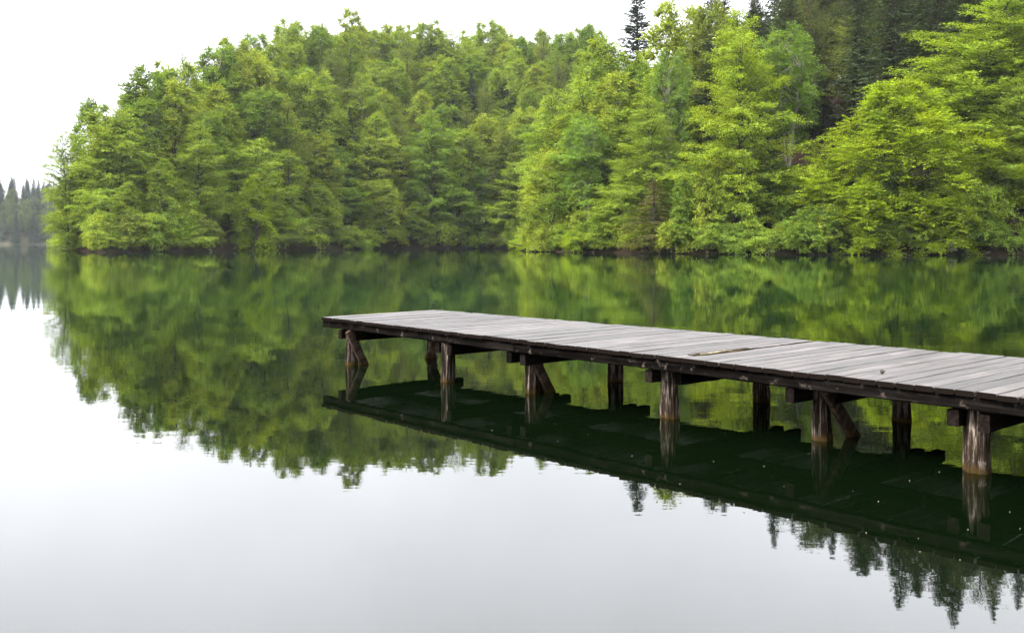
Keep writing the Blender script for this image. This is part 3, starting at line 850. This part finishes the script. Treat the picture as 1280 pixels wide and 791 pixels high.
for k, (px, lo, L, az, el, lb) in enumerate([(1100, 118, 5.0, 2.8, 0.10, 'bare dead branch lying from the bank into the water below the widest lime beech'),
                                             (660, 165, 7.0, 3.5, 0.35, 'dark crooked dead branch reaching from the tip of the point'),
                                             (905, 125, 4.0, 3.9, 0.15, 'bare dead branch dipping to the water below the slender lime beech'),
                                             (270, 165, 6.0, 3.9, 0.05, 'fallen pale branch along the bank of the wooded hill')]):
    x, y, z = shore_spot(px, lo, 270, 0.4)
    tb = Tubes(); f = np.linspace(0, 1, 8)
    ph = k * 1.7
    main = np.stack([f * L * math.cos(az), f * L * math.sin(az) * 0.4, 0.2 + f * L * math.sin(el) + 0.25 * np.sin(f * 6 + ph)], -1)
    tb.add(main, 0.13 * (1 - f) + 0.02, 6)
    for j in (3, 4, 6):
        e = main[j] + np.outer(np.linspace(0, 1, 4), np.array([0.5 * math.cos(az + j), 0.5, 0.5 - 0.2 * j]) * 1.2)
        tb.add(e, np.linspace(0.05, 0.012, 4), 5)
    tag(link('dead_branch', tb.mesh('dead_branch', M_PALE_BARK if k == 3 else M_BARK), None, (x, y, z)), lb, 'branch')

# ------------------------------------------------------------------ dock
U = np.array([0.663, -0.7485]); U /= np.linalg.norm(U); Vv = np.array([-U[1], U[0]])
TIP = np.array(ipt(403, 13.92))
dock = bpy.data.objects.new('wooden_dock', None)
COL.objects.link(dock)
dock.location = (TIP[0], TIP[1], 0)
dock.rotation_euler = (0, 0, math.atan2(U[1], U[0]))
tag(dock, 'long weathered plank dock on log piles standing in the lake', 'dock')

def local(px, py, r):
    """dock coordinates of a pile of radius r whose waterline is seen at (px, py)"""
    d = EYE * FPX / (py - HOR) + r
    p = np.array(ipt(px, d)) - TIP
    return float(p @ U), float(p @ Vv)

def deck_z(s): return 0.639 - 0.0021 * s
def deck_w(s): return 2.10 + 0.042 * min(max(s, 0), 9.5)

def box_mesh(name, sx, sy, sz, mat, seed=0, nx=1, ny=1, bev=0.006, warp=0.0, rough=0.0):
    """bevelled timber, centred in x and y, top at z = 0; nx, ny segments let it warp"""
    rng = np.random.default_rng(seed)
    if sx >= sy: n, ln, ax = nx, sx, 0
    else: n, ln, ax = ny, sy, 1
    cw = sy if ax == 0 else sx
    prof = [(-cw / 2, -sz + bev), (-cw / 2, -bev), (-cw / 2 + bev, 0), (cw / 2 - bev, 0), (cw / 2, -bev), (cw / 2, -sz + bev), (cw / 2 - bev, -sz), (-cw / 2 + bev, -sz)]
    V, Q = [], []
    k1, k2, p1, p2 = rng.uniform(1, 3), rng.uniform(3, 7), rng.uniform(0, 6.28), rng.uniform(0, 6.28)
    for i in range(n + 1):
        f = i / n; c = -ln / 2 + ln * f
        w = warp * (math.sin(f * k1 + p1) + 0.4 * math.sin(f * k2 + p2))
        wz = warp * 0.6 * math.sin(f * k2 + p1)
        for (a, b) in prof:
            a2 = a + w + (rng.normal(0, rough) if rough else 0); b2 = b + wz + (rng.normal(0, rough * .6) if rough else 0)
            V.append((c, a2, b2) if ax == 0 else (-a2, c, b2))
    m = len(prof)
    for i in range(n):
        for j in range(m):
            j2 = (j + 1) % m
            Q.append((i * m + j, (i + 1) * m + j, (i + 1) * m + j2, i * m + j2))
    faces = [tuple(q[::-1]) for q in Q] + [tuple(range(m)), tuple(range(n * m + m - 1, n * m - 1, -1))]
    me = bpy.data.meshes.new(name)
    me.from_pydata([tuple(map(float, v)) for v in V], [], faces)
    me.update(); me.materials.append(mat)
    import bmesh
    bm = bmesh.new(); bm.from_mesh(me); bmesh.ops.recalc_face_normals(bm, faces=bm.faces); bm.to_mesh(me); bm.free()
    return me

krng = random.Random(31)
PITCH, PT = 0.150, 0.042
plank_meshes = [box_mesh('plank', krng.choice([0.138, 0.141, 0.143, 0.1405]), 2.3, PT, M_PLANK, 100 + k, ny=10, bev=0.006, warp=0.0022, rough=0.0012) for k in range(10)]
LENGTH = 13.6
n_pl = int(LENGTH / PITCH)
for k in range(n_pl):
    s = 0.075 + k * PITCH
    w = deck_w(s) + krng.uniform(-0.015, 0.015)
    v0 = krng.uniform(-0.014, 0.012) - 0.02
    ang = R(4.2) * max(0.0, 1 - s / 3.4)
    me = plank_meshes[k % 10] if k > 0 else plank_meshes[3]
    if 42 <= k <= 43: continue
    o = link('plank', me, dock)
    o.scale = (1, w / 2.3, 1)
    yc = v0 + w / 2
    xc = s - math.sin(ang) * (yc) + krng.uniform(-0.002, 0.002)
    o.location = (xc, yc, deck_z(s) + krng.uniform(-0.003, 0.003))
    o.rotation_euler = (krng.uniform(-0.0012, 0.0012), krng.uniform(-0.012, 0.012), ang + krng.uniform(-0.002, 0.002))
# the rotten pair of planks: one eaten away along its edge, a splinter left in the gap
def rotten(seed, side):
    rng = np.random.default_rng(seed)
    n = 40; V = []
    for i in range(n + 1):
        f = i / n; y = -1.17 + 2.34 * f
        bite = 0.0
        if 0.10 < f < 0.50: bite = 0.085 * min(1, (f - 0.10) / 0.05, (0.50 - f) / 0.04)
        elif f >= 0.50: bite = 0.030
        bite = max(0.0, bite + (rng.normal(0, 0.006) if bite > 0.01 else 0))
        xa, xb = (-0.070, 0.070 - bite) if side > 0 else (-0.070 + bite * 0.4, 0.070)
        dz = -0.012 * (bite / 0.085)
        V += [(xa, y, 0), (xb, y, dz), (xb, y, -PT), (xa, y, -PT)]
    F = []
    for i in range(n):
        for j in range(4):
            j2 = (j + 1) % 4; a = i * 4
            F.append((a + j, a + j2, a + 4 + j2, a + 4 + j))
    F += [(3, 2, 1, 0), (n * 4, n * 4 + 1, n * 4 + 2, n * 4 + 3)]
    me = bpy.data.meshes.new('rotten_plank'); me.from_pydata(V, [], F); me.update(); me.materials.append(M_PLANK)
    return me
for k, sd_ in ((42, 1), (43, -1)):
    s = 0.075 + k * PITCH
    o = link('plank', rotten(k, sd_), dock, (s, deck_w(s) / 2 - 0.02, deck_z(s)))
    o['label'] = 'grey plank with a rotted dark edge'
s = 0.075 + 42.5 * PITCH
M_SPLIT = wood_material('split_wood', (0.05, 0.035, 0.015), (0.14, 0.11, 0.05), (0.26, 0.22, 0.12), 0.7, (30, 2, 30))
M_ROT = wood_material('rotten_wood', (0.006, 0.004, 0.003), (0.016, 0.011, 0.007), (0.05, 0.04, 0.018), 0.8, (30, 2, 30), 0.0)
link('rotten_strip', box_mesh('rotten_strip', 0.094, 0.92, 0.03, M_ROT, 6, ny=12, bev=0.004, warp=0.004, rough=0.003), dock, (s - 0.040, 0.68, deck_z(s) + 0.004), (0, 0, R(-0.5)))['label'] = 'dark rotten strip between grey planks'
link('rotten_strip', box_mesh('rotten_strip', 0.036, 1.05, 0.03, M_ROT, 8, ny=12, bev=0.004, warp=0.004, rough=0.002), dock, (s - 0.012, 1.70, deck_z(s) + 0.003), (0, 0, 0))
link('splinter', box_mesh('splinter', 0.018, 0.52, 0.025, M_SPLIT, 5, ny=10, bev=0.003, warp=0.006, rough=0.002), dock, (s - 0.034, 0.60, deck_z(s) + 0.012), (0, 0, R(0.8)))

# stringers under the planks: the near one is the visible dark edge, in lengths butted over the bents
near_px = [(440, 456.5), (559, 478), (665, 492), (838, 523.5), (1028, 551.5), (1223, 592)]
far_px = [(541, 446.5), None, (769, 477.4), (951, 503), (1128, 527.7), None]
PR = [0.084, 0.080, 0.078, 0.078, 0.072, 0.088]
bents = []
for (np_, fp_), r in zip(zip(near_px, far_px), PR):
    un, vn = local(*np_, r)
    if fp_: uf, vf = local(*fp_, 0.076)
    else: uf, vf = un, vn + 1.5
    bents.append((un, vn, uf, vf, r))
for extra in (10.2, 11.9, 13.3):
    bents.append((extra, 0.26, extra, 1.85, 0.1))
STR_H = 0.100
cuts = [-0.02] + [b[0] for b in bents[2:7:2]] + [LENGTH - 0.1]
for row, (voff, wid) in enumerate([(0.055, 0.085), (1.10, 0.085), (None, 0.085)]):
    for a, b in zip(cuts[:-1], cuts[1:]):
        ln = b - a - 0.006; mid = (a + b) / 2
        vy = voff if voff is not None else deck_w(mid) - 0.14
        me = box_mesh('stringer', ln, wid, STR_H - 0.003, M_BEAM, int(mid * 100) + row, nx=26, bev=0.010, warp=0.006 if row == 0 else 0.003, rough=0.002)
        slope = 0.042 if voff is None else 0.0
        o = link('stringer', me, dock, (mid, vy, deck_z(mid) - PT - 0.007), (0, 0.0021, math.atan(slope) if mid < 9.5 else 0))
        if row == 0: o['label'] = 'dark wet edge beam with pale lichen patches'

def pile_mesh(name, r, ztop, seed):
    rng = np.random.default_rng(seed)
    nz, k = 30, 28
    zs = np.linspace(-1.3, ztop, nz); a = np.arange(k) * 2 * np.pi / k
    ridges = sum(rng.uniform(0.003, 0.008) * np.sin(a * q + rng.uniform(0, 6.28)) for q in (2, 3, 5, 7, 9, 11))
    crack = np.clip(np.sin(a * 5 + rng.uniform(0, 6.28)) + np.sin(a * 8 + rng.uniform(0, 6.28)) - 1.1, 0, 1) * 0.02
    V = []
    for z in zs:
        tw = 0.25 * z
        rr = r * (1.05 - 0.10 * (z / 0.5)) + ridges * (1 + 0.4 * math.sin(z * 9 + seed)) + rng.normal(0, 0.003, k) - crack * (0.6 + 0.4 * math.sin(z * 7 + seed))
        if z < 0.12: rr = rr * (1 + 0.05 * math.sin((0.12 - z) * 8))
        bx, by = 0.008 * math.sin(z * 6 + seed), 0.008 * math.cos(z * 5 + seed)
        V += [(bx + rr[i] * math.cos(a[i] + tw), by + rr[i] * math.sin(a[i] + tw), z) for i in range(k)]
    F = []
    for j in range(nz - 1):
        for i in range(k):
            i2 = (i + 1) % k
            F.append((j * k + i, j * k + i2, (j + 1) * k + i2, (j + 1) * k + i))
    F.append(tuple(range((nz - 1) * k, nz * k)))
    me = bpy.data.meshes.new(name); me.from_pydata([tuple(map(float, v)) for v in V], [], F); me.update()
    me.materials.append(M_PILE)
    for p in me.polygons: p.use_smooth = True
    return me

CB_H, CB_W = 0.125, 0.085
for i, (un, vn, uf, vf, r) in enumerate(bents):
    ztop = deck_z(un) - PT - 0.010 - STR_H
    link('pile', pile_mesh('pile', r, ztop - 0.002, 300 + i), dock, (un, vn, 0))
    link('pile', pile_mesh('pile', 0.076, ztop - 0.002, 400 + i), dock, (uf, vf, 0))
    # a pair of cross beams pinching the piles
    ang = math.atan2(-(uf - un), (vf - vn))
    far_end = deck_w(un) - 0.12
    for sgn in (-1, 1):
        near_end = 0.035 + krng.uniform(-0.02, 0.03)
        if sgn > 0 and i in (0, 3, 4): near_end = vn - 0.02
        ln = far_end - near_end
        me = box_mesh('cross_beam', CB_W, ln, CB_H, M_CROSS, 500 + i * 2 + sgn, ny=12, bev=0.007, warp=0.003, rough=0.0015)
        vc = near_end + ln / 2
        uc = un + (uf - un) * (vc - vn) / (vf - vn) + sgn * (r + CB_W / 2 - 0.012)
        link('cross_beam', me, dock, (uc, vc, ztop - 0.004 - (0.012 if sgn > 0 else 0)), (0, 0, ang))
    # diagonal braces on the shore side of alternate bents
    if i in (0, 2, 4, 6):
        top = np.array([vn - 0.07, ztop - 0.02]); foot = np.array([vn + {0: 0.17, 2: 0.22}.get(i, 0.38), 0.0])
        d = foot - top; L0 = np.linalg.norm(d); d /= L0; L = L0 * 2.0
        c = top + d * L / 2
        me = box_mesh('brace', 0.055, L, 0.115, M_BRACE, 600 + i, ny=10, bev=0.006, warp=0.002, rough=0.0015)
        o = link('brace', me, dock, (un + r + 0.030, c[0], c[1] + 0.045), (math.atan2(d[1], d[0]), 0, 0))
        if i == 0:
            top = np.array([vf + 0.03, ztop - 0.03]); d2 = np.array([-d[0], d[1]]); c = top + d2 * L / 2
            link('brace', me, dock, (uf + 0.118, c[0], c[1] + 0.045), (math.atan2(d2[1], -d2[0]) * -1, 0, 0))

# a dark cone lying on the planks
cu, cv = None, None
dd = (EYE - 0.62) * FPX / (467 - HOR)
pc = np.array(ipt(1103, dd))
tag(link('pine_cone', lump_mesh('pine_cone', 77, 0.022, 0.018, 0.016, M_BARK, 10, 7, 0.3), None, (pc[0], pc[1], 0.62 + 0.018)), 'small dark cone lying on the grey dock planks', 'cone')

# specks of fluff drifting on the water
M_FLUFF = bpy.data.materials.new('pale_fluff'); t = nt(M_FLUFF)
b = N(t, 'ShaderNodeBsdfDiffuse'); b.inputs['Color'].default_value = (0.22, 0.21, 0.18, 1)
o_ = N(t, 'ShaderNodeOutputMaterial'); t.links.new(b.outputs[0], o_.inputs['Surface'])
fluff = lump_mesh('fluff', 5, 0.0034, 0.0022, 0.0016, M_FLUFF, 7, 4, 0.3)
for px, py in [(615, 538), (694, 530), (697, 552), (892, 577), (955, 583), (980, 608), (1066, 614), (1137, 601), (1098, 627), (1083, 666), (1148, 673), (1174, 590), (1210, 662), (1275, 661), (1262, 640),
               (850, 605), (790, 570), (735, 543), (690, 493), (700, 491), (1150, 690), (1060, 700), (930, 640), (1017, 560), (560, 560), (512, 554), (1200, 700)]:
    d = EYE * FPX / (py - HOR); x, y = ipt(px, d)
    o = link('seed_fluff', fluff, None, (x, y, 0.003), (0, 0, px))
    o.scale = (1 + (px % 7) / 9,) * 3
    tag(o, 'tiny pale seed fluff floating on the dark water by the dock', 'fluff', 'seed fluff drifting round the dock')

# ------------------------------------------------------------------ haze over the lake
hb = [(-1400, -140, -4.5), (760, -140, -4.5), (760, 1350, -4.5), (-1400, 1350, -4.5)]
ht = [(x, y, 112.0) for x, y, z in hb]
M_HAZE = bpy.data.materials.new('haze'); t = nt(M_HAZE)
pv = N(t, 'ShaderNodeVolumePrincipled')
pv.inputs['Color'].default_value = (0.90, 0.95, 1.0, 1)
pv.inputs['Density'].default_value = 0.000065
pv.inputs['Anisotropy'].default_value = 0.5
o_ = N(t, 'ShaderNodeOutputMaterial'); t.links.new(pv.outputs[0], o_.inputs['Volume'])
haze = link('haze', quads_mesh('haze', hb + ht, [(3, 2, 1, 0), (4, 5, 6, 7), (0, 1, 5, 4), (1, 2, 6, 5), (2, 3, 7, 6), (3, 0, 4, 7)], M_HAZE))
haze['kind'] = 'stuff'
haze['label'] = 'thin pale morning mist over the lake'
print('TREES', len(TREES), 'FAR', len(fp), 'OBJ', len(scene.objects), 'TRI', sum(len(m.polygons) for m in bpy.data.meshes) * 2)
